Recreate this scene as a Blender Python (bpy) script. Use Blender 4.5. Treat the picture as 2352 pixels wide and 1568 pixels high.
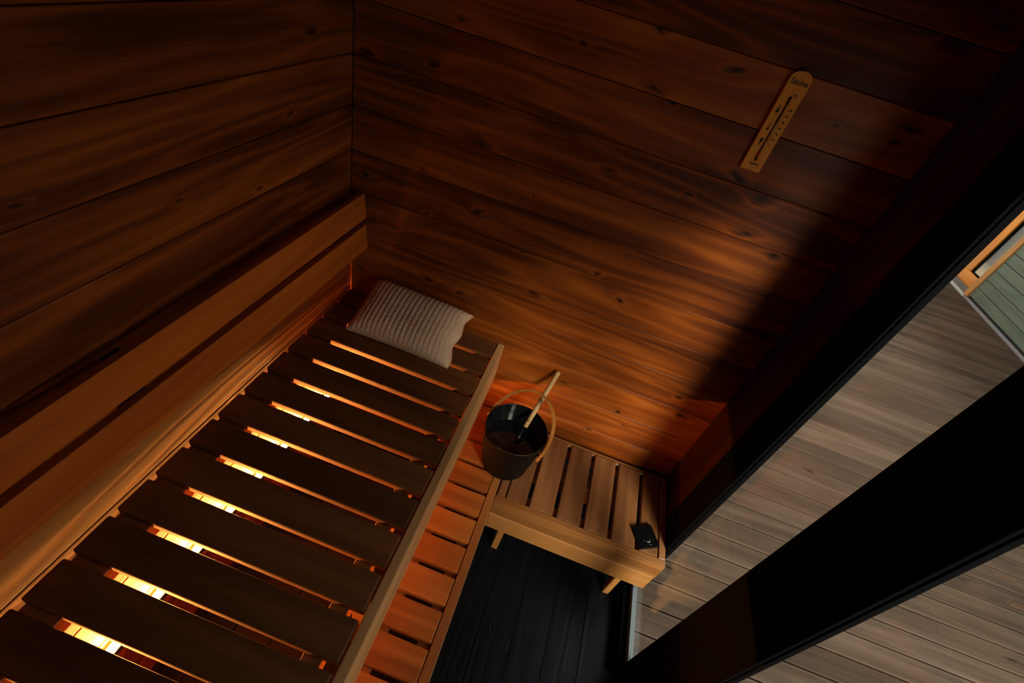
import bpy, bmesh, math, random
from mathutils import Matrix, Vector, Euler
random.seed(7)
scene = bpy.context.scene
for o in list(bpy.data.objects): bpy.data.objects.remove(o)

# ---------------------------------------------------------------- camera
cam_d = bpy.data.cameras.new('camera'); cam = bpy.data.objects.new('camera', cam_d)
scene.collection.objects.link(cam); scene.camera = cam
cam_d.sensor_fit = 'HORIZONTAL'; cam_d.sensor_width = 36.0; cam_d.lens = 16.423
cam_d.clip_start = 0.02; cam_d.clip_end = 200
_R = ((0.93479, 0.26827, 0.23281), (0.35012, -0.58538, -0.73126), (-0.05990, 0.76509, -0.64114))
_X, _Y, _Z = Vector(_R[0]), -Vector(_R[1]), -Vector(_R[2])
cam.matrix_world = Matrix(((_X[0], _Y[0], _Z[0], 0.86546), (_X[1], _Y[1], _Z[1], -1.50877), (_X[2], _Y[2], _Z[2], 2.04505), (0, 0, 0, 1)))

# ---------------------------------------------------------------- sky, exposure
world = bpy.data.worlds.new('overcast_sky'); scene.world = world; world.use_nodes = True
wn = world.node_tree; bg = wn.nodes['Background']
bg.inputs['Color'].default_value = (1.0, 0.94, 0.85, 1); bg.inputs['Strength'].default_value = 1.45
# hazy sun, low over the far side of the courtyard
sun_d = bpy.data.lights.new('hazy_sun', 'SUN'); sun_d.energy = 5.5; sun_d.angle = math.radians(22); sun_d.color = (1.0, 0.90, 0.76)
sun = bpy.data.objects.new('hazy_sun', sun_d); scene.collection.objects.link(sun)
_az, _el = math.radians(-60), math.radians(32)
sun.rotation_euler = Vector((math.cos(_az)*math.cos(_el), math.sin(_az)*math.cos(_el), math.sin(_el))).to_track_quat('Z', 'Y').to_euler()
vs = scene.view_settings
vs.view_transform = 'Standard'; vs.look = 'None'; vs.gamma = 1.0; vs.exposure = 0.22; vs.use_curve_mapping = False

# ---------------------------------------------------------------- helpers
WM = {}
def link(o): scene.collection.objects.link(o); return o
def put(o, parent, M):
    WM[o.name] = M
    if parent is not None:
        o.parent = parent; o.matrix_parent_inverse = Matrix.Identity(4)
        o.matrix_basis = WM[parent.name].inverted() @ M
    else:
        o.matrix_basis = M
    return o
def T(x, y, z): return Matrix.Translation((x, y, z))
def tag(o, label=None, cat=None, group=None, kind=None):
    if label: o['label'] = label
    if cat: o['category'] = cat
    if group: o['group'] = group
    if kind: o['kind'] = kind
    return o
def empty(name, loc, **k):
    o = link(bpy.data.objects.new(name, None)); o.empty_display_size = 0.05
    put(o, None, T(*loc)); return tag(o, **k)
def obj(name, mesh, parent=None, M=None):
    o = link(bpy.data.objects.new(name, mesh)); return put(o, parent, M or Matrix.Identity(4))
def mesh_py(name, v, f, mat, smooth=False):
    m = bpy.data.meshes.new(name); m.from_pydata(v, [], f); m.update()
    if mat: m.materials.append(mat)
    if smooth:
        for p in m.polygons: p.use_smooth = True
    return m
def mesh_bm(name, bm, mat, smooth=False):
    m = bpy.data.meshes.new(name); bm.to_mesh(m); bm.free()
    if mat: m.materials.append(mat)
    if smooth:
        for p in m.polygons: p.use_smooth = True
    return m
_cache = {}
def box_mesh(lx, ly, lz, mat, bev=0.0, seg=1):
    key = (round(lx, 4), round(ly, 4), round(lz, 4), mat.name, bev, seg)
    if key in _cache: return _cache[key]
    bm = bmesh.new(); bmesh.ops.create_cube(bm, size=1.0)
    for v in bm.verts: v.co = (v.co.x*lx, v.co.y*ly, v.co.z*lz)
    if bev > 0: bmesh.ops.bevel(bm, geom=list(bm.edges), offset=bev, segments=seg, affect='EDGES', profile=0.5)
    _cache[key] = mesh_bm('box', bm, mat); return _cache[key]
AX = {'x': Vector((1, 0, 0)), 'y': Vector((0, 1, 0)), 'z': Vector((0, 0, 1)), '-x': Vector((-1, 0, 0)), '-y': Vector((0, -1, 0)), '-z': Vector((0, 0, -1))}
def frame(axis, normal):
    X = AX[axis] if isinstance(axis, str) else axis
    Z = AX[normal] if isinstance(normal, str) else normal
    Y = Z.cross(X)
    return Matrix(((X[0], Y[0], Z[0], 0), (X[1], Y[1], Z[1], 0), (X[2], Y[2], Z[2], 0), (0, 0, 0, 1)))
def board(name, parent, mat, lo, hi, axis, normal, bev=0.003, seg=1):
    """box between two world corners; its grain (local x) runs along axis, its face (local z) along normal"""
    lo, hi = Vector(lo), Vector(hi); c = (lo+hi)/2; s = hi-lo
    F = frame(axis, normal)
    dims = [abs(F.col[k].to_3d().dot(s)) for k in range(3)]
    return obj(name, box_mesh(dims[0], dims[1], dims[2], mat, bev, seg), parent, T(*c) @ F)
def lathe(name, prof, n, mat, cap=True):
    v, f = [], []
    for (r, z) in prof:
        for k in range(n):
            a = 2*math.pi*k/n; v.append((r*math.cos(a), r*math.sin(a), z))
    for i in range(len(prof)-1):
        for k in range(n):
            f.append((i*n+k, i*n+(k+1) % n, (i+1)*n+(k+1) % n, (i+1)*n+k))
    if cap:
        f.append(tuple(reversed(range(n)))); f.append(tuple((len(prof)-1)*n+k for k in range(n)))
    return mesh_py(name, v, f, mat, True)
def tube(name, pts, rad, n, mat):
    pts = [Vector(p) for p in pts]; v, f = [], []
    up = Vector((0.3, 0.2, 1)).normalized()
    for i, p in enumerate(pts):
        t = (pts[min(i+1, len(pts)-1)]-pts[max(i-1, 0)]).normalized()
        a = t.cross(up).normalized(); b = a.cross(t)
        r = rad[i] if isinstance(rad, (list, tuple)) else rad
        for k in range(n):
            q = 2*math.pi*k/n; v.append(tuple(p+a*math.cos(q)*r+b*math.sin(q)*r))
    for i in range(len(pts)-1):
        for k in range(n): f.append((i*n+k, i*n+(k+1) % n, (i+1)*n+(k+1) % n, (i+1)*n+k))
    f.append(tuple(reversed(range(n)))); f.append(tuple((len(pts)-1)*n+k for k in range(n)))
    m = mesh_py(name, v, f, mat, True)
    for p in list(m.polygons)[-2:]: p.use_smooth = False
    return m
def text_mesh(s, size, mat, depth=0.0003):
    cu = bpy.data.curves.new('t', 'FONT'); cu.body = s; cu.size = size; cu.extrude = depth; cu.align_x = 'CENTER'; cu.align_y = 'CENTER'
    cu.resolution_u = 3; cu.offset = 0.00022
    o = bpy.data.objects.new('t', cu); scene.collection.objects.link(o)
    dg = bpy.context.evaluated_depsgraph_get(); dg.update()
    m = bpy.data.meshes.new_from_object(o.evaluated_get(dg)); m.materials.clear(); m.materials.append(mat)
    bpy.data.objects.remove(o); bpy.data.curves.remove(cu); return m

# ---------------------------------------------------------------- materials
def nt(name):
    m = bpy.data.materials.new(name); m.use_nodes = True
    t = m.node_tree; return m, t, t.nodes['Principled BSDF'], t.nodes.new, t.links.new
def srgb(r, g, b):
    f = lambda c: (c/255/12.92 if c/255 <= 0.04045 else ((c/255+0.055)/1.055)**2.4)
    return (f(r), f(g), f(b), 1)
def math_n(N, L, op, a, b=None, c=None):
    n = N('ShaderNodeMath'); n.operation = op
    for i, x in enumerate((a, b, c)):
        if x is None: continue
        if isinstance(x, (int, float)): n.inputs[i].default_value = x
        else: L(x, n.inputs[i])
    return n.outputs[0]
def wood(name, dark, mid, light, rough=0.5, ring=9.0, knots=0.5, bump=0.25, fine=0.5, vary=0.25, spec=0.3, kscale=(4.2, 8.5), kcol=0.18, band=0.0, heart=0.0):
    """grain along local x; every board takes its own stretch of the pattern"""
    m, t, P, N, L = nt(name)
    tc = N('ShaderNodeTexCoord'); oi = N('ShaderNodeObjectInfo')
    off = N('ShaderNodeVectorMath'); off.operation = 'MULTIPLY_ADD'
    cmb = N('ShaderNodeCombineXYZ')
    for i in range(3): L(oi.outputs['Random'], cmb.inputs[i])
    L(cmb.outputs[0], off.inputs[0]); off.inputs[1].default_value = (37.0, 11.0, 5.0); L(tc.outputs['Object'], off.inputs[2])
    co = off.outputs[0]
    def scaled(s):
        n = N('ShaderNodeVectorMath'); n.operation = 'MULTIPLY'; L(co, n.inputs[0]); n.inputs[1].default_value = s; return n.outputs[0]
    def noise(s, scale=1.0, det=3.0, rgh=0.5):
        n = N('ShaderNodeTexNoise'); n.inputs['Scale'].default_value = scale; n.inputs['Detail'].default_value = det; n.inputs['Roughness'].default_value = rgh
        L(scaled(s), n.inputs['Vector']); return n.outputs['Fac']
    # knots: one sparse point per cell
    vo = N('ShaderNodeTexVoronoi'); vo.voronoi_dimensions = '2D'; vo.inputs['Scale'].default_value = 1.0; vo.inputs['Randomness'].default_value = 1.0
    nz = N('ShaderNodeTexNoise'); nz.inputs['Scale'].default_value = 1.0; nz.inputs['Detail'].default_value = 2.0; L(scaled((9.0, 16.0, 4.0)), nz.inputs['Vector'])
    wob = N('ShaderNodeVectorMath'); wob.operation = 'MULTIPLY_ADD'; L(nz.outputs['Color'], wob.inputs[0]); wob.inputs[1].default_value = (0.42, 0.42, 0.0)
    L(scaled((kscale[0], kscale[1], 0.0)), wob.inputs[2]); L(wob.outputs[0], vo.inputs['Vector'])
    sep = N('ShaderNodeSeparateColor'); L(vo.outputs['Color'], sep.inputs[0])
    on = math_n(N, L, 'LESS_THAN', sep.outputs[0], knots)
    d = vo.outputs['Distance']
    e = math_n(N, L, 'MULTIPLY', math_n(N, L, 'MULTIPLY', d, d), math_n(N, L, 'MULTIPLY_ADD', sep.outputs[1], 2.6, 0.55))
    halo = math_n(N, L, 'MULTIPLY', math_n(N, L, 'POWER', 2.718, math_n(N, L, 'MULTIPLY', e, -45.0)), on)
    core = math_n(N, L, 'MULTIPLY', math_n(N, L, 'POWER', 2.718, math_n(N, L, 'MULTIPLY', e, -150.0)), on)
    # growth rings as contours of a stretched height field pushed aside by knots
    h = math_n(N, L, 'ADD', noise((0.55, 6.0, 1.93), 1.0, 2.0), math_n(N, L, 'MULTIPLY', halo, 0.10))
    h = math_n(N, L, 'ADD', h, math_n(N, L, 'MULTIPLY', noise((1.5, 30, 10), 1.0, 2.0), 0.03))
    w = math_n(N, L, 'SINE', math_n(N, L, 'MULTIPLY', h, ring*6.283))
    rings = math_n(N, L, 'POWER', math_n(N, L, 'MULTIPLY_ADD', w, 0.5, 0.5), 1.6)
    streak = noise((1.3, 45.0, 20.0), 1.0, 4.0, 0.6)
    fibre = noise((7.0, 330.0, 120.0), 1.0, 2.0)
    f = math_n(N, L, 'MULTIPLY_ADD', rings, 0.22, math_n(N, L, 'MULTIPLY', streak, 0.55))
    f = math_n(N, L, 'ADD', f, math_n(N, L, 'MULTIPLY', math_n(N, L, 'SUBTRACT', fibre, 0.5), fine*0.5))
    f = math_n(N, L, 'ADD', f, math_n(N, L, 'MULTIPLY', math_n(N, L, 'SUBTRACT', noise((1.1, 3.2, 2.0), 1.0, 2.0), 0.5), 0.55))
    f = math_n(N, L, 'ADD', f, math_n(N, L, 'MULTIPLY', math_n(N, L, 'SUBTRACT', oi.outputs['Random'], 0.5), vary))
    f = math_n(N, L, 'ADD', f, math_n(N, L, 'MULTIPLY', halo, band))
    if heart: f = math_n(N, L, 'ADD', f, math_n(N, L, 'MULTIPLY', math_n(N, L, 'SUBTRACT', noise((0.45, 13.0, 3.0), 1.0, 1.5), 0.47), heart))
    cr = N('ShaderNodeValToRGB'); els = cr.color_ramp.elements
    els[0].position = 0.08; els[0].color = dark; els[1].position = 0.95; els[1].color = light
    em = els.new(0.48); em.color = mid
    L(f, cr.inputs[0])
    mix = N('ShaderNodeMix'); mix.data_type = 'RGBA'
    L(core, mix.inputs['Factor']); L(cr.outputs[0], mix.inputs['A'])
    mix.inputs['B'].default_value = (dark[0]*kcol, dark[1]*kcol, dark[2]*kcol, 1)
    L(mix.outputs['Result'], P.inputs['Base Color'])
    P.inputs['Roughness'].default_value = rough; P.inputs['Specular IOR Level'].default_value = spec
    bp = N('ShaderNodeBump'); bp.inputs['Strength'].default_value = bump; bp.inputs['Distance'].default_value = 0.002
    hh = math_n(N, L, 'ADD', math_n(N, L, 'MULTIPLY', fibre, 0.4), math_n(N, L, 'MULTIPLY', rings, -0.5))
    hh = math_n(N, L, 'SUBTRACT', hh, math_n(N, L, 'MULTIPLY', core, 1.5))
    L(hh, bp.inputs['Height']); L(bp.outputs[0], P.inputs['Normal'])
    return m
def plain(name, col, rough=0.5, metal=0.0, spec=0.5, bump=0.0, bscale=400):
    m, t, P, N, L = nt(name)
    n = N('ShaderNodeTexNoise'); n.inputs['Scale'].default_value = bscale; n.inputs['Detail'].default_value = 3
    tc = N('ShaderNodeTexCoord'); L(tc.outputs['Object'], n.inputs['Vector'])
    cr = N('ShaderNodeValToRGB')
    cr.color_ramp.elements[0].color = (col[0]*0.82, col[1]*0.82, col[2]*0.82, 1); cr.color_ramp.elements[1].color = (min(1, col[0]*1.15), min(1, col[1]*1.15), min(1, col[2]*1.15), 1)
    L(n.outputs['Fac'], cr.inputs[0]); L(cr.outputs[0], P.inputs['Base Color'])
    P.inputs['Roughness'].default_value = rough; P.inputs['Metallic'].default_value = metal; P.inputs['Specular IOR Level'].default_value = spec
    if bump:
        bp = N('ShaderNodeBump'); bp.inputs['Strength'].default_value = bump; bp.inputs['Distance'].default_value = 0.001
        L(n.outputs['Fac'], bp.inputs['Height']); L(bp.outputs[0], P.inputs['Normal'])
    return m
def glass(name, refl=1.0):
    m, t, P, N, L = nt(name); t.nodes.remove(P)
    out = t.nodes['Material Output']
    tr = N('ShaderNodeBsdfTransparent'); tr.inputs[0].default_value = (0.93, 0.96, 0.95, 1)
    gl = N('ShaderNodeBsdfGlossy'); gl.inputs['Roughness'].default_value = 0.0; gl.inputs[0].default_value = (refl, refl, refl, 1)
    lw = N('ShaderNodeLayerWeight'); lw.inputs['Blend'].default_value = 0.5
    fr = math_n(N, L, 'MULTIPLY_ADD', math_n(N, L, 'POWER', lw.outputs['Facing'], 5.0), 0.96, 0.04)
    mx = N('ShaderNodeMixShader'); L(fr, mx.inputs[0]); L(tr.outputs[0], mx.inputs[1]); L(gl.outputs[0], mx.inputs[2])
    L(mx.outputs[0], out.inputs['Surface']); return m
def emitter(name, col, s):
    m, t, P, N, L = nt(name); t.nodes.remove(P)
    e = N('ShaderNodeEmission'); e.inputs[0].default_value = col; e.inputs[1].default_value = s
    L(e.outputs[0], t.nodes['Material Output'].inputs['Surface']); return m

M_wall = wood('stained_spruce', (0.095, 0.018, 0.0025, 1), (0.31, 0.068, 0.0065, 1), (0.54, 0.152, 0.019, 1), rough=0.42, ring=9, knots=0.5, bump=0.18, vary=0.30, band=0.10, heart=0.75)  # orange-brown stain, saturated further to carry the warm LED bounce
M_backrest = wood('warm_glow_backrest_wood', (0.38, 0.076, 0.006, 1), (0.58, 0.132, 0.010, 1), (0.70, 0.19, 0.018, 1), rough=0.5, ring=6, knots=0.0, bump=0.1, vary=0.15)  # warm glow on the backrest is put into its orange colour
M_slat = wood('shade_darkened_slat_wood', (0.09, 0.031, 0.009, 1), (0.175, 0.062, 0.017, 1), (0.28, 0.105, 0.030, 1), rough=0.55, ring=5, knots=0.0, bump=0.1, vary=0.25)  # bench wood darkened in colour to stand for the dim slat tops
M_bench = wood('bench_wood', (0.24, 0.090, 0.021, 1), (0.42, 0.175, 0.044, 1), (0.58, 0.27, 0.08, 1), rough=0.40, ring=5, knots=0.0, bump=0.1, vary=0.45, spec=0.5)
M_corner = wood('corner_slat_wood', (0.14, 0.052, 0.017, 1), (0.27, 0.108, 0.036, 1), (0.40, 0.175, 0.066, 1), rough=0.42, ring=5, knots=0.0, bump=0.1, vary=0.3, spec=0.45)
M_lower = wood('led_warmed_slat_wood', (0.26, 0.080, 0.012, 1), (0.46, 0.165, 0.026, 1), (0.62, 0.26, 0.05, 1), rough=0.42, ring=5, knots=0.0, bump=0.1, vary=0.6, spec=0.4)  # extra orange saturation stands in for the LED glow
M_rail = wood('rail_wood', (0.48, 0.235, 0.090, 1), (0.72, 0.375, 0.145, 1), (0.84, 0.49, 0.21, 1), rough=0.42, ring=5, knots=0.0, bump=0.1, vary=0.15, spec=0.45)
M_floor = wood('black_stained_floor_sky_tint', (0.0020, 0.0030, 0.0040, 1), (0.0034, 0.0052, 0.0072, 1), (0.006, 0.0095, 0.013, 1), rough=0.40, ring=8, knots=0.25, bump=0.6, vary=0.1, spec=0.22, kcol=0.8)  # black stain, with the sky's blue sheen mixed into the colour
M_deck = wood('weathered_deck_wood', (0.040, 0.025, 0.016, 1), (0.088, 0.058, 0.040, 1), (0.145, 0.102, 0.074, 1), rough=0.75, ring=3, knots=0.22, bump=0.3, vary=0.28, spec=0.2, kscale=(1.6, 8.0))
M_black = plain('black_painted_frame', (0.0035, 0.0035, 0.0042), rough=0.8, spec=0.03)
M_dkwall = wood('dark_board_wood', (0.016, 0.004, 0.0015, 1), (0.045, 0.010, 0.003, 1), (0.085, 0.022, 0.006, 1), rough=0.6, ring=7, knots=0.1, bump=0.2, vary=0.2, spec=0.1)  # dark tone for end boards; darkens ceiling and front wall to cut bounce
M_backing = plain('wall_backing', (0.03, 0.02, 0.012), rough=0.9)
M_green = wood('green_cladding', (0.085, 0.105, 0.075, 1), (0.13, 0.155, 0.112, 1), (0.18, 0.205, 0.15, 1), rough=0.7, ring=4, knots=0.3, bump=0.2, vary=0.2, spec=0.2, kscale=(2.5, 6), kcol=0.6)
M_orange = wood('oiled_window_wood', (0.46, 0.13, 0.008, 1), (0.64, 0.21, 0.012, 1), (0.76, 0.30, 0.025, 1), rough=0.45, ring=4, knots=0.0, vary=0.1)
M_trim = wood('orange_trim_wood', (0.34, 0.13, 0.03, 1), (0.46, 0.20, 0.05, 1), (0.58, 0.29, 0.08, 1), rough=0.6, ring=4, knots=0.2, vary=0.1)
M_glass = glass('window_glass')

# ---------------------------------------------------------------- room shell
W = 1.640; YF = -2.02; ZF = -0.10; ZC = 2.22
J0 = 1.6535; PITCH = 0.1505
def plank_rows():
    z = J0 - PITCH*12; r = []
    while z < ZC:
        a, b = max(z, ZF-0.01), min(z+PITCH, ZC)
        if b-a > 0.02: r.append((a, b))
        z += PITCH
    return r
wl = board('wall_left', None, M_backing, (-0.06, YF-0.05, ZF-0.05), (-0.026, 0.06, ZC+0.05), 'y', 'x', 0); tag(wl, kind='structure')
for a, b in plank_rows(): board('plank', wl, M_wall, (-0.026, YF, a+0.0008), (0.0, 0.0, b-0.0008), 'y', 'x', 0.0035, 2)
wb = board('wall_back', None, M_backing, (-0.026, 0.026, ZF-0.05), (W+0.10, 0.06, ZC+0.05), 'x', '-y', 0); tag(wb, kind='structure')
for a, b in plank_rows(): board('plank', wb, M_wall, (0.0, 0.0, a+0.0006), (W+0.02, 0.026, b-0.0006), 'x', '-y', 0.0022, 1)
wf = board('wall_front', None, M_backing, (-0.026, YF-0.06, ZF-0.05), (W+0.10, YF-0.026, ZC+0.05), 'x', 'y', 0); tag(wf, kind='structure')
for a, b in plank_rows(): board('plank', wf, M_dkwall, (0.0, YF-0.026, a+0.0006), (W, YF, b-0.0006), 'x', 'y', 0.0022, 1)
ce = board('ceiling', None, M_backing, (-0.06, YF-0.06, ZC+0.02), (W+0.10, 0.06, ZC+0.08), 'y', '-z', 0); tag(ce, kind='structure')
x = 0.0
while x < W-0.01:
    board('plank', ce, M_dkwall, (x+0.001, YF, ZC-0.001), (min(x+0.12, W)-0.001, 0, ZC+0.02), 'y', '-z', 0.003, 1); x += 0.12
fl = board('floor', None, M_backing, (-0.06, YF-0.05, ZF-0.08), (W+0.02, 0.06, ZF-0.028), 'y', 'z', 0); tag(fl, kind='structure')
x = 0.02
while x < W-0.01:
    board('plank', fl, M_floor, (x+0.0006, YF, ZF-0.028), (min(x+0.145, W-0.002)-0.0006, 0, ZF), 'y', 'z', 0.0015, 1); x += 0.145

# right wall: wooden end boards, then the black window front
wr = empty('wall_right', (W, 0, ZF), kind='structure')
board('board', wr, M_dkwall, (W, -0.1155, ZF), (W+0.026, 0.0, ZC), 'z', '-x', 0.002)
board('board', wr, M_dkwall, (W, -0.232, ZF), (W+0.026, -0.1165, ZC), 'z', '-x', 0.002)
XO = W+0.0262
JY, M1, M2, E1 = -0.379, -0.700, -0.932, -1.88
ZT = 1.93
board('post', wr, M_black, (W-0.004, JY, ZF), (XO, -0.233, ZC), 'z', '-x', 0.0015)
board('post', wr, M_black, (W-0.004, M2, ZF), (XO, M1, ZC), 'z', '-x', 0.0015)
board('post', wr, M_black, (W-0.004, YF-0.02, ZF), (XO, E1, ZC), 'z', '-x', 0.0015)
board('lintel', wr, M_black, (W-0.004, M1, ZT), (XO, JY, ZC), 'y', '-x', 0.0015)
board('lintel', wr, M_black, (W-0.004, E1, ZT), (XO, M2, ZC), 'y', '-x', 0.0015)
# glazing stops: thin raised lines on the posts' reveals
for y0 in (JY, M2): board('glazing_stop', wr, M_black, (W+0.006, y0-0.004, 0.0), (W+0.012, y0+0.002, ZT), 'z', '-y', 0.001)
M_sill = plain('sky_tinted_sill', (0.13, 0.165, 0.19), rough=0.35, spec=0.6)  # blue-grey carries the sky's reflection in the base colour
for a, b in ((JY, M1), (M2, E1)):
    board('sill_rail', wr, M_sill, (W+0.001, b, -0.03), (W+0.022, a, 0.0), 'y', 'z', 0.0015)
    board('sill_base', wr, M_black, (W-0.030, b, ZF), (W+0.020, a, -0.030), 'y', 'z', 0.002)
    board('sill_step', wr, M_black, (W-0.046, b, ZF), (W-0.031, a, -0.055), 'y', 'z', 0.002)
w1 = board('window_1', None, M_glass, (W+0.0225, M1-0.003, -0.01), (W+0.0268, JY+0.003, ZT+0.005), 'z', '-x', 0); tag(w1, kind='structure')
w2 = board('window_2', None, M_glass, (W+0.0225, E1-0.003, -0.01), (W+0.0268, M2+0.003, ZT+0.005), 'z', '-x', 0); tag(w2, kind='structure')
# outer log wall past the corner and the eave above the window front
ow = board('trim_1', None, M_black, (XO, -0.15, -0.30), (XO+0.13, 0.10, ZC+0.1), 'z', '-y', 0.002); tag(ow, kind='structure')
ev = board('trim_2', None, M_black, (XO, YF-0.03, ZC+0.02), (XO+0.12, 0.10, ZC+0.10), 'y', '-z', 0.003); tag(ev, kind='structure')
# added unseen wall on the camera's side, keeps sky light off the back corner
og = board('wall_sky_blocker', None, plain('dark_sky_blocker', (0.05, 0.055, 0.05), rough=0.9), (-1.0, -3.6, -0.35), (2.10, -2.13, 3.2), 'x', 'y', 0); tag(og, kind='structure')
M_zinc = plain('brushed_steel', (0.55, 0.56, 0.57), rough=0.35, metal=1.0)
board('hinge_plate', wr, M_zinc, (W+0.006, M2-0.0035, 0.845), (W+0.012, M2-0.0005, 0.885), 'z', '-y', 0.0008)

# ---------------------------------------------------------------- upper bench
ZU = 0.748
ub = empty('sauna_bench', (0.36, -1.0, ZF), label='upper sauna bench of dark cross slats with glowing gaps along the left wall', cat='bench')
XI, XR = 0.6948, 0.7219
for n in range(-1, 15):
    yn = -0.213-0.11346*n
    a = max(yn, YF+0.01)
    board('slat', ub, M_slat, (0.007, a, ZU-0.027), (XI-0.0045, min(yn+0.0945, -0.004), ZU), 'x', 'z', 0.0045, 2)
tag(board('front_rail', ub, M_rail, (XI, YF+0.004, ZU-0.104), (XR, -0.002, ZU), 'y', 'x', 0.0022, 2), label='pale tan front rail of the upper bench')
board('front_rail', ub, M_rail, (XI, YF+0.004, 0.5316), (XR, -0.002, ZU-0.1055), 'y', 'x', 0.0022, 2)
board('support_beam', ub, M_bench, (0.0072, YF+0.004, ZU-0.075), (0.098, -0.002, ZU-0.0275), 'y', 'z', 0.002)
board('support_beam', ub, M_bench, (0.603, YF+0.004, ZU-0.095), (0.650, -0.002, ZU-0.0275), 'y', 'z', 0.002)
for y in (-0.05, -1.0, -1.95): board('leg', ub, M_bench, (0.605, y-0.02, ZF), (0.648, y+0.02, ZU-0.096), 'z', 'x', 0.003)

# LED strip on the wall under the bench
led = empty('led_strip_light', (0.0, -1.0, 0.262), label='warm glowing light strip along the wall under the upper bench', cat='light')
M_led = emitter('led_diffuser', (1.0, 0.36, 0.065, 1), 430.0)
ya, yb = -0.15, YF+0.01
v = [(0.0005, ya, 0.2740), (0.0005, ya, 0.2450), (0.020, ya, 0.2430), (0.034, ya, 0.2470), (0.034, ya, 0.2705), (0.0305, ya, 0.2705), (0.008, ya, 0.2715)]
v += [(p[0], yb, p[2]) for p in v]
f = [(k, k+7, (k+1) % 7+7, (k+1) % 7) for k in range(7)]+[tuple(range(7)), tuple(7+k for k in reversed(range(7)))]
obj('profile', mesh_py('profile', v, f, plain('aluminium_profile', (0.4, 0.4, 0.41), rough=0.4, metal=1.0)), led)
d0, d1 = Vector((0.0090, 0, 0.2716)), Vector((0.0300, 0, 0.2706))
nn = Vector((0.0010, 0, 0.0210)).normalized()*0.0015
v = [(p.x, y, p.z) for y in (ya-0.003, yb+0.003) for p in (d0, d1, d1+nn, d0+nn)]
f = [(0, 4, 5, 1), (1, 5, 6, 2), (2, 6, 7, 3), (3, 7, 4, 0), (0, 1, 2, 3), (7, 6, 5, 4)]
obj('diffuser', mesh_py('diffuser', v, f, M_led), led)

# ---------------------------------------------------------------- backrest
br = empty('backrest', (0.0, -1.0, 1.0), label='two-board orange wooden backrest mounted along the left wall', cat='backrest')
tz = Vector((-0.0112, 0, 0.1)).normalized()                     # up the leaning boards
nx = Vector((tz.z, 0, -tz.x))                                   # their outward normal
def lean(xf0, z0, xf1, z1):
    p0, p1 = Vector((xf0, 0, z0)), Vector((xf1, 0, z1))
    c = (p0+p1)/2 - nx*0.011; ln = (p1-p0).length
    Mx = frame(Vector((0, 1, 0)), nx); Mx.translation = (c.x, (YF+0.01-0.030)/2, c.z)
    obj('backrest_board', box_mesh(-YF-0.04, ln, 0.022, M_backrest, 0.002, 2), br, Mx)
lean(0.0926, 1.0015, 0.0813, 1.0980); lean(0.0815, 1.1250, 0.0707, 1.2207)
for y in (-0.12, -1.0, -1.85):
    Mx = frame(tz, nx); c = Vector((0.0815, 0, 1.110)) - nx*0.035; Mx.translation = (c.x, y, c.z)
    obj('bracket', box_mesh(0.20, 0.04, 0.024, M_backing, 0.002), br, Mx)
    board('wall_block', br, M_backing, (0.0, y-0.018, 1.03), (0.042, y+0.018, 1.12), 'z', 'x', 0.002)

# ---------------------------------------------------------------- lower bench
ZL = 0.348
lb = empty('sauna_bench', (0.78, -1.0, ZF), label='lower sauna bench of orange lit slats in front of the upper bench', cat='bench')
XL0, XL1, XL2 = 0.656, 0.8725, 0.9073
for n in range(-4, 12):
    yf = -0.4384-0.1143*n - 0.017          # far edge of the slat after each gap
    a = max(yf-0.0965, YF+0.006)
    if yf > -0.003: yf = -0.003
    if yf-a > 0.02: board('slat', lb, M_lower, (XL0, a, ZL-0.027), (XL1, yf, ZL), 'x', 'z', 0.004, 2)
board('front_rail', lb, M_bench, (XL1+0.0025, YF+0.006, ZL-0.10), (XL2, -0.002, ZL), 'y', 'x', 0.003, 2)
for k in range(3): board('front_panel', lb, M_bench, (XL1+0.0065, YF+0.006, ZF+0.115*k), (XL2-0.004, -0.002, ZF+0.115*k+0.113), 'y', 'x', 0.002)
for xx in (0.69, 0.83): board('support_beam', lb, M_bench, (xx, YF+0.006, ZL-0.075), (xx+0.04, -0.002, ZL-0.0275), 'y', 'z', 0.002)
for y in (-0.06, -1.0, -1.95): board('leg', lb, M_bench, (0.832, y-0.02, ZF), (0.868, y+0.02, ZL-0.076), 'z', 'x', 0.003)

# ---------------------------------------------------------------- corner bench
cb = empty('sauna_bench', (1.27, -0.24, ZF), label='short corner bench of lengthwise slats under the back wall by the window', cat='bench')
YI, YO, XE = -0.4278, -0.4575, 1.6345
def cslat(a, b): board('slat', cb, M_corner, (a, YI+0.0015, ZL-0.027), (b, -0.040, ZL), 'y', 'z', 0.004, 2)
board('edge_strip', cb, M_corner, (0.9135, YI+0.0015, ZL-0.027), (0.9465, -0.040, ZL), 'y', 'z', 0.002)
cslat(0.9515, 1.036)
for k in range(4): cslat(1.052+0.1175*k, 1.1525+0.1175*k)
cslat(1.522, 1.6015)
board('edge_strip', cb, M_corner, (1.6065, YI+0.0015, ZL-0.027), (XE, -0.040, ZL), 'y', 'z', 0.002)
board('rear_rail', cb, M_bench, (0.9135, -0.0445, ZL-0.06), (XE, -0.0196, ZL-0.006), 'x', 'z', 0.003)
board('support_beam', cb, M_bench, (0.92, -0.10, ZL-0.08), (1.63, -0.06, ZL-0.0275), 'x', 'z', 0.002)
board('support_beam', cb, M_bench, (0.92, -0.42, ZL-0.08), (1.63, -0.37, ZL-0.0275), 'x', 'z', 0.002)
board('front_rail', cb, M_bench, (0.9095, YO, 0.2505), (XE, YI, ZL), 'x', '-y', 0.0025, 2)
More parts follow.
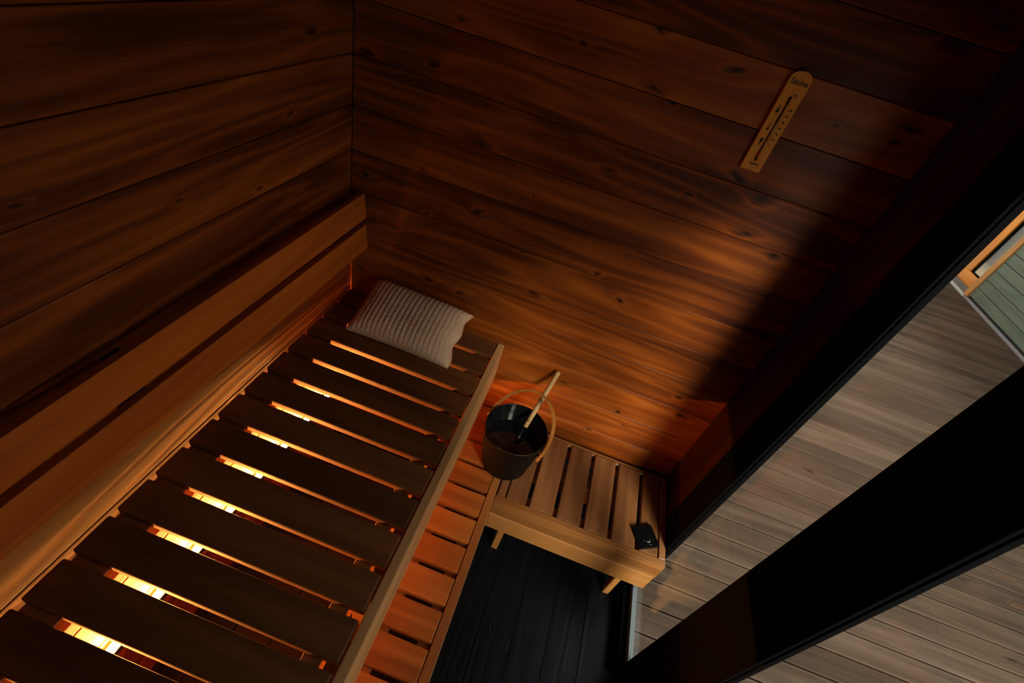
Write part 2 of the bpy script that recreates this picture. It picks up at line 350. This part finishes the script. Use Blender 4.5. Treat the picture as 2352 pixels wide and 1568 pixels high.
board('front_rail', cb, M_bench, (0.9095, YO-0.001, 0.136), (XE-0.003, YI, 0.2468), 'x', '-y', 0.004, 2)
for xx in (0.978, 1.532): board('leg', cb, M_bench, (xx, -0.418, ZF), (xx+0.030, -0.388, ZL-0.0805), 'z', '-y', 0.003)

# ---------------------------------------------------------------- pillow
M_pillow = plain('waffle_cotton', (0.85, 0.56, 0.37), rough=0.9, spec=0.1, bump=0.35, bscale=900)
pw, ph, pt = 0.43, 0.265, 0.105
NU, NV = 220, 140
def pil(u, v, top):
    a, b = u/(pw/2), v/(ph/2)                                   # -1..1
    ex, ey = 1-abs(a)**3.2, 1-abs(b)**3.2
    th = pt/2*max(0, ex)**0.45*max(0, ey)**0.45
    sx = 1-0.055*(1-b*b)*abs(a)**2; sy = 1-0.05*(1-a*a)*b*b
    x, y = u*sx, v*sy
    if a > 0.6: x += 0.006*math.sin(b*7+0.6)*(a-0.6)/0.4
    cu = abs(math.sin(math.pi*(u/0.0195))); cv = abs(math.sin(math.pi*(v/0.0165)))
    edge = min(1, max(0, (1-abs(a))*9))*min(1, max(0, (1-abs(b))*14))
    flat = 1-0.55*max(0, a)
    w = 0.0052*edge*flat*(cu**0.55)*(0.45+0.55*cv**0.6)
    w += 0.002*edge*math.sin(13*b+5*a)*max(0, -b)
    z = (th*1.45+w) if top else -th*0.45
    return (x, y, z)
vv, ff = [], []
for top in (1, 0):
    for j in range(NV+1):
        for i in range(NU+1):
            vv.append(pil(-pw/2+pw*i/NU, -ph/2+ph*j/NV, top))
K = (NU+1)*(NV+1)
for j in range(NV):
    for i in range(NU):
        a = j*(NU+1)+i
        ff.append((a, a+1, a+NU+2, a+NU+1)); ff.append((K+a, K+a+NU+1, K+a+NU+2, K+a+1))
pm = mesh_py('pillow', vv, ff, M_pillow, True)
bm = bmesh.new(); bm.from_mesh(pm); bmesh.ops.remove_doubles(bm, verts=bm.verts, dist=0.00005); bm.to_mesh(pm); bm.free()
for p in pm.polygons: p.use_smooth = True
Mp = T(0.345, -0.134, 0.801) @ Euler((math.radians(20), math.radians(1), math.radians(0.5))).to_matrix().to_4x4()
pillow = obj('pillow', pm, None, Mp); tag(pillow, 'small beige waffle-weave pillow lying on the upper bench', 'pillow')
obj('fabric_tag', box_mesh(0.016, 0.020, 0.003, plain('tag_cotton', (0.62, 0.50, 0.40), rough=0.9), 0.001), pillow, Mp @ T(0.207, -0.118, 0.008) @ Euler((0.5, 0.2, 0.7)).to_matrix().to_4x4())
hem = [(pil(pw/2*0.995, -ph/2+ph*t/40, 1)) for t in range(41)]
obj('hem', tube('hem', [(p[0]+0.001, p[1]*0.985, p[2]) for p in hem], 0.0022, 6, M_pillow), pillow, Mp)

# ---------------------------------------------------------------- bucket and ladle
M_bucket = plain('black_enamel', (0.006, 0.0050, 0.0042), rough=0.45, spec=0.06)
M_brim = plain('worn_brass_rim', (0.055, 0.038, 0.016), rough=0.4, metal=0.8)
M_inner = plain('bucket_black_lining', (0.008, 0.008, 0.009), rough=0.16, spec=0.7)
BX, BY = 0.894, -0.262; RZ = 0.58
bk = empty('water_bucket', (BX, BY, ZL), label='black sauna bucket with bent wooden bail handle on the corner bench', cat='bucket')
Mb = T(BX, BY, ZL)
H = RZ-ZL
obj('body', lathe('body', [(0.001, 0.001), (0.088, 0.001), (0.097, 0.004), (0.103, 0.012), (0.108, 0.05), (0.118, 0.12), (0.130, H-0.002), (0.130, H)], 64, M_bucket, False), bk, Mb)
obj('inner_wall', lathe('inner_wall', [(0.1275, H), (0.116, 0.12), (0.106, 0.05), (0.100, 0.014), (0.001, 0.010)], 64, M_inner, False), bk, Mb)
obj('rim', lathe('rim', [(0.1272, H-0.001), (0.1275, H+0.0012), (0.1295, H+0.0014), (0.1305, H-0.0005), (0.1302, H-0.003)], 64, M_brim, False), bk, Mb)
M_water = plain('dark_water', (0.006, 0.007, 0.008), rough=0.04, spec=0.5)
obj('water', lathe('water', [(0.1185, 0.138), (0.001, 0.1381)], 64, M_water, False), bk, Mb)
M_bail = wood('bent_ash', (0.28, 0.10, 0.02, 1), (0.44, 0.175, 0.034, 1), (0.56, 0.26, 0.06, 1), rough=0.45, ring=4, knots=0, vary=0)
ang, al = -0.489, 0.890
ua = Vector((math.cos(ang), math.sin(ang), 0)); na = Vector((-math.sin(ang), math.cos(ang), 0)); wa = na*math.cos(al)+Vector((0, 0, math.sin(al)))
ax = ua.cross(wa).normalized()
vv, ff = [], []
NB = 48
for i in range(NB+1):
    t = -0.10+(math.pi+0.20)*i/NB
    p = Vector((BX, BY, 0.544)) + ua*0.143*math.cos(t)*(1+0.02*math.sin(t)) + wa*0.195*math.sin(t)
    tg = (-ua*0.143*math.sin(t)+wa*0.195*math.cos(t)).normalized(); out = tg.cross(ax).normalized()
    for (sa, sb) in ((-1, -1), (1, -1), (1, 1), (-1, 1)):
        vv.append(tuple(p+ax*0.0105*sa+out*0.0038*sb))
for i in range(NB):
    for k in range(4): ff.append((i*4+k, i*4+(k+1) % 4, i*4+4+(k+1) % 4, i*4+4+k))
ff += [(3, 2, 1, 0), (NB*4, NB*4+1, NB*4+2, NB*4+3)]
hm = mesh_py('handle', vv, ff, M_bail)
obj('handle', hm, bk)
for s in (1, -1):
    p = Vector((BX, BY, 0.546))+ua*0.134*s
    obj('handle_bolt', tube('bolt', [p-ua*s*0.012, p+ua*s*0.016], 0.005, 10, M_brim), bk)
ld = empty('ladle', (BX+0.01, BY-0.03, 0.40), label='wooden-handled ladle standing inside the black bucket', cat='ladle')
M_ladle = wood('pale_ladle_wood', (0.42, 0.22, 0.08, 1), (0.60, 0.36, 0.15, 1), (0.75, 0.50, 0.24, 1), rough=0.45, ring=4, knots=0, vary=0)
l0, l1 = Vector((0.925, -0.207, 0.542)), Vector((0.9775, -0.012, 0.7235))
dl = (l1-l0).normalized()
hl_m = tube('handle', [l0, l0+dl*0.002, l0+dl*0.14, l1-dl*0.002, l1], [0.0085, 0.0098, 0.0105, 0.0102, 0.0092], 20, M_ladle)
obj('handle', hl_m, ld)
obj('neck', tube('neck', [l0+dl*0.01, l0-dl*0.05, l0-dl*0.10], 0.004, 10, M_inner), ld)
side = dl.cross(Vector((0, 0, 1))).normalized(); upn = side.cross(dl).normalized()
for s in (-1, 1):
    c = l0+dl*0.030+side*0.0032*s+upn*0.0093
    Mx = frame(dl, upn); Mx.translation = c
    obj('slot', box_mesh(0.008, 0.002, 0.0016, M_inner), ld, Mx)
obj('bowl', lathe('bowl', [(0.004, -0.028), (0.026, -0.022), (0.038, -0.008), (0.042, 0.012), (0.0405, 0.012), (0.036, -0.007), (0.024, -0.020), (0.004, -0.025)], 32, M_inner), ld, T(*(l0-dl*0.105+Vector((0, 0.006, -0.012)))))

def strokes(widths, gap, hgt, mat):
    b = bmesh.new(); x = -(sum(widths)+gap*(len(widths)-1))/2
    for k, w in enumerate(widths):
        hh = hgt*(1.0 if k % 3 else 0.8)
        bmesh.ops.create_cube(b, size=1.0, matrix=T(x+w/2, 0, 0.0002) @ Matrix.Diagonal((w, hh, 0.0004, 1))); x += w+gap
    return mesh_bm('strokes', b, mat)
# ---------------------------------------------------------------- flat black box
M_boxb = plain('matt_black_card', (0.0035, 0.0035, 0.004), rough=0.45, spec=0.1)
M_print = plain('grey_print', (0.55, 0.62, 0.62), rough=0.6)
M_print2 = plain('dim_grey_print', (0.10, 0.11, 0.115), rough=0.6)
a0, a1 = Vector((1.4865, -0.3390, 0)), Vector((1.5664, -0.2982, 0))
xa = (a1-a0).normalized(); cbx = Vector((1.5437, -0.3625, ZL+0.0065))
Mx = frame(xa, Vector((0, 0, 1))); Mx.translation = cbx
bb = obj('card_box', box_mesh(0.090, 0.094, 0.012, M_boxb, 0.0015, 2), None, Mx)
tag(bb, 'small flat black box with white crescent mark on the corner bench', 'box')
def arc_mesh(r, w, a0, a1, mat):
    v, f = [], []; n = 16
    for i in range(n+1):
        q = a0+(a1-a0)*i/n; ww = w*math.sin(math.pi*i/n)+0.0001
        v += [((r-ww/2)*math.cos(q), (r-ww/2)*math.sin(q), 0), ((r+ww/2)*math.cos(q), (r+ww/2)*math.sin(q), 0)]
    for i in range(n): f.append((2*i, 2*i+1, 2*i+3, 2*i+2))
    return mesh_py('arc', v, f, mat)
obj('crescent_mark', arc_mesh(0.0115, 0.0026, -2.5, -0.5, M_print), bb, Mx @ T(0.002, -0.014, 0.00615))
obj('faint_arc', arc_mesh(0.014, 0.0008, -2.2, -0.75, M_print2), bb, Mx @ T(0.007, -0.004, 0.00615))
obj('dot', lathe('dot', [(0.0012, 0.0), (0.0012, 0.0002)], 10, M_print), bb, Mx @ T(-0.015, -0.017, 0.006))
obj('print_line', strokes([0.0016, 0.0022, 0.0018, 0.0024, 0.0014], 0.0006, 0.0024, M_print2), bb, Mx @ T(0.006, -0.036, 0.0061))

# ---------------------------------------------------------------- thermometer
M_therm = wood('thermometer_pine', (0.66, 0.19, 0.015, 1), (0.95, 0.35, 0.030, 1), (0.98, 0.46, 0.055, 1), rough=0.5, ring=3, knots=0, vary=0)
M_ink = plain('black_ink', (0.01, 0.01, 0.01), rough=0.6)
M_red = plain('red_spirit', (0.5, 0.02, 0.015), rough=0.3)
tx0, tx1, tz0, tz1 = 1.2225, 1.2770, 1.7035, 1.9400
tcx, r0 = (tx0+tx1)/2, (tx1-tx0)/2
pro = [(tx0, tz0), (tx1, tz0)] + [(tcx+r0*math.cos(q), tz1+0.020*math.sin(q)) for q in [math.pi*k/18 for k in range(19)]]
n = len(pro); th_z = 1.82
def to_loc(p, dep): return (p[1]-th_z, -(p[0]-tcx), dep)        # local x runs up the board
v = [to_loc(p, 0.0) for p in pro]+[to_loc(p, 0.011) for p in pro]
f = [tuple(range(n)), tuple(n+k for k in reversed(range(n)))]+[(k, n+k, n+(k+1) % n, (k+1) % n) for k in range(n)]
Mt = frame('z', '-y'); Mt.translation = (tcx, -0.0005, th_z)
tm = mesh_py('board', v, f, M_therm)
bm = bmesh.new(); bm.from_mesh(tm); bmesh.ops.recalc_face_normals(bm, faces=bm.faces); bm.to_mesh(tm); bm.free()
th = empty('sauna_thermometer', (tcx, 0.0, th_z), label='tall orange wooden sauna thermometer hanging on the back wall', cat='thermometer')
obj('board', tm, th, Mt)
YT = -0.0118
def on_face(name, mesh, x, z): 
    Mx = frame('x', '-y'); Mx.translation = (x, YT, z); return obj(name, mesh, th, Mx)
on_face('lettering', text_mesh('Sauna', 0.0190, M_ink), tcx, 1.9345)
on_face('lettering', text_mesh('\u00b0C', 0.010, M_ink), 1.2575, 1.9035)
on_face('print_line', strokes([0.0012, 0.0030, 0.0026, 0.0030, 0.0042, 0.0028, 0.0026, 0.0034], 0.0005, 0.0034, M_ink), 1.2520, 1.7230)
for k, s in enumerate(('120', '100', '80', '60', '40', '20', '0')):
    on_face('scale_number', text_mesh(s, 0.0066, M_ink), 1.2650, 1.8700-0.0152*k)
bmk = bmesh.new()
for k in range(31):
    z = 1.8700-0.0152*6*k/30; wd = 0.005 if k % 5 == 0 else 0.003
    Mx = T(1.2540+wd/2, YT+0.0003, z) @ Matrix.Diagonal((wd, 0.0006, 0.0006, 1)); bmesh.ops.create_cube(bmk, size=1.0, matrix=Mx)
obj('scale_marks', mesh_bm('scale_marks', bmk, M_ink), th)
obj('tube', tube('tube', [(1.2490, -0.0135, 1.739), (1.2490, -0.0135, 1.899)], 0.0017, 10, plain('smoky_glass_tube', (0.05, 0.03, 0.02), rough=0.2)), th)
obj('tube_holder', tube('tube_holder', [(1.2490, -0.0135, 1.880), (1.2490, -0.0135, 1.9005)], 0.0024, 10, M_ink), th)
obj('bulb', tube('bulb', [(1.2490, -0.0140, 1.7420), (1.2490, -0.0140, 1.7450), (1.2490, -0.0140, 1.7500), (1.2490, -0.0140, 1.7530)], [0.0018, 0.0034, 0.0034, 0.0018], 12, M_red), th)
obj('bulb_cover', tube('bulb_cover', [(1.2500, -0.0138, 1.7320), (1.2500, -0.0138, 1.7460)], 0.0027, 10, M_ink), th)
# small black pictures left of the tube: a whisk, a ladle, a whisk
def blob(name, pts, x, z):
    v = [(p[0], p[1], 0) for p in pts]+[(p[0], p[1], 0.0004) for p in pts]; m = len(pts)
    on_face(name, mesh_py(name, v, [tuple(range(m)), tuple(m+k for k in range(m))]+[(k, (k+1) % m, m+(k+1) % m, m+k) for k in range(m)], M_ink), x, z)
whisk = [(-0.0030, -0.011), (0.0012, -0.011), (0.0034, -0.006), (0.0030, -0.001), (0.0018, 0.002), (0.0012, 0.010), (-0.0006, 0.010), (-0.0012, 0.003), (-0.0034, -0.002), (-0.0040, -0.007)]
blob('whisk_picture', whisk, 1.2358, 1.8670)
blob('whisk_picture', [(-p[0], -p[1]) for p in whisk], 1.2372, 1.7810)
lad = [(0.0034*math.cos(q), -0.008+0.0034*math.sin(q)) for q in [math.pi*0.62+2*math.pi*0.88*k/14 for k in range(15)]]+[(0.0007, 0.008), (0.0010, 0.011), (-0.0010, 0.011), (-0.0007, 0.008)]
blob('ladle_picture', lad, 1.2362, 1.8235)

# ---------------------------------------------------------------- outside: deck
ZD = -0.30
dk = empty('deck', (4.0, 2.0, ZD), kind='structure')
DP = 0.1418; DW = 0.1335; NR = 16
def deck_profile():
    h, e, g = DW/2, 0.011, 0.0020
    pts = [(-h, -0.026), (-h, -0.004), (-h+0.0015, -0.001), (-h+0.003, 0.0), (-h+e, 0.0)]
    st = (2*h-2*e)/NR
    for k in range(NR):
        a = -h+e+st*k
        pts += [(a+st*0.06, -g), (a+st*0.44, -g), (a+st*0.52, 0.0), (a+st*0.98, 0.0)]
    pts += [(h-e, 0.0), (h-0.003, 0.0), (h-0.0015, -0.001), (h, -0.004), (h, -0.026)]
    return pts
dp = deck_profile(); X0, X1 = 1.72, 6.33; Lh = (X1-X0)/2
v = [(-Lh, p[0], p[1]) for p in dp]+[(Lh, p[0], p[1]) for p in dp]; n = len(dp)
f = [(k, n+k, n+k+1, k+1) for k in range(n-1)]+[(n-1, 2*n-1, n, 0), tuple(range(n)), tuple(n+k for k in reversed(range(n)))]
dm = mesh_py('deck_board', v, f, M_deck)
bm = bmesh.new(); bm.from_mesh(dm); bmesh.ops.recalc_face_normals(bm, faces=bm.faces); bm.to_mesh(dm); bm.free()
for k in range(-41, 22):
    yc = 0.5593-DP*k-DP/2
    if yc < -2.6: continue
    obj('deck_board', dm, dk, T((X0+X1)/2+random.uniform(-0.002, 0.002), yc, ZD+random.uniform(-0.0006, 0.0006)))
db = board('trim_3', None, M_backing, (1.62, -2.8, ZD-0.10), (6.6, 6.6, ZD-0.03), 'x', 'z', 0); tag(db, kind='structure')

# ---------------------------------------------------------------- outside: green house
hs = empty('garden_house', (6.4, 4.5, ZD), label='green clad house wall with orange wooden window beyond the deck', cat='building')
GX = 6.35; GY = 5.752
for k in range(0, 15):
    z = -0.235 if k == 0 else -0.0979+0.1405*(k-1)
    zt = -0.0979+0.1405*k
    board('cladding_board', hs, M_green, (GX, -2.6, z+0.003), (GX+0.025, GY, zt-0.003), 'y', '-x', 0.006, 2)
board('wall', hs, plain('gap_shade_wall_core', (0.012, 0.012, 0.012), rough=0.9), (GX+0.026, -2.6, ZD), (GX+0.16, GY+0.04, 1.93), 'y', '-x', 0)  # near-black core paints the shadowed gap above the plinth
board('plinth', hs, plain('grey_metal_plinth', (0.20, 0.185, 0.18), rough=0.5), (GX-0.018, -2.6, ZD), (GX+0.02, GY+0.05, -0.266), 'y', '-x', 0.004)
board('corner_trim', hs, M_trim, (GX-0.022, GY, -0.262), (GX+0.05, GY+0.095, 1.93), 'z', '-x', 0.004)
GW = GX+0.05
board('threshold', hs, plain('pale_stone', (0.42, 0.40, 0.36), rough=0.8), (GX-0.02, GY+0.055, ZD), (GX+0.06, 8.2, -0.262), 'y', 'z', 0.004)
board('sill_flashing', hs, plain('brown_metal', (0.12, 0.095, 0.085), rough=0.5), (GX+0.0, GY+0.095, -0.262), (GW+0.02, 8.2, -0.190), 'y', 'z', 0.003)
wnd = board('window_frame', hs, M_orange, (GW-0.02, GY+0.10, -0.190), (GW+0.05, 6.75, -0.035), 'y', '-x', 0.004)
board('stile', hs, M_orange, (GW-0.022, 6.155, -0.035), (GW+0.05, 6.30, 1.80), 'z', '-x', 0.004)
board('stile', hs, M_orange, (GW-0.03, 6.305, -0.19), (GW+0.05, 6.42, 1.80), 'z', '-x', 0.004)
board('gasket', hs, M_black, (GW+0.0, 6.128, -0.034), (GW+0.03, 6.154, 1.80), 'z', '-x', 0)
board('gasket', hs, M_black, (GW+0.0, GY+0.10, -0.034), (GW+0.03, 6.127, -0.018), 'y', '-x', 0)
board('pane', hs, M_glass, (GW+0.016, GY+0.10, -0.017), (GW+0.021, 6.127, 1.80), 'z', '-x', 0)
board('blind', hs, plain('beige_roller_blind', (0.42, 0.36, 0.24), rough=0.8), (GW+0.14, GY+0.0, 0.12), (GW+0.15, 6.75, 1.9), 'z', '-x', 0)
board('inner_floor', hs, plain('inner_brown_floor', (0.30, 0.19, 0.10), rough=0.6), (GW+0.055, GY, -0.10), (GW+1.2, 8.0, -0.06), 'y', 'z', 0)
board('wall', hs, plain('house_wall_far', (0.10, 0.12, 0.10), rough=0.9), (GX+0.02, 6.43, ZD), (GX+0.16, 9.0, 1.93), 'y', '-x', 0)
board('inner_wall', hs, plain('inner_cream_wall', (0.45, 0.40, 0.30), rough=0.9), (GW+1.2, GY-0.5, ZD), (GW+1.25, 9.0, 1.9), 'y', '-x', 0)
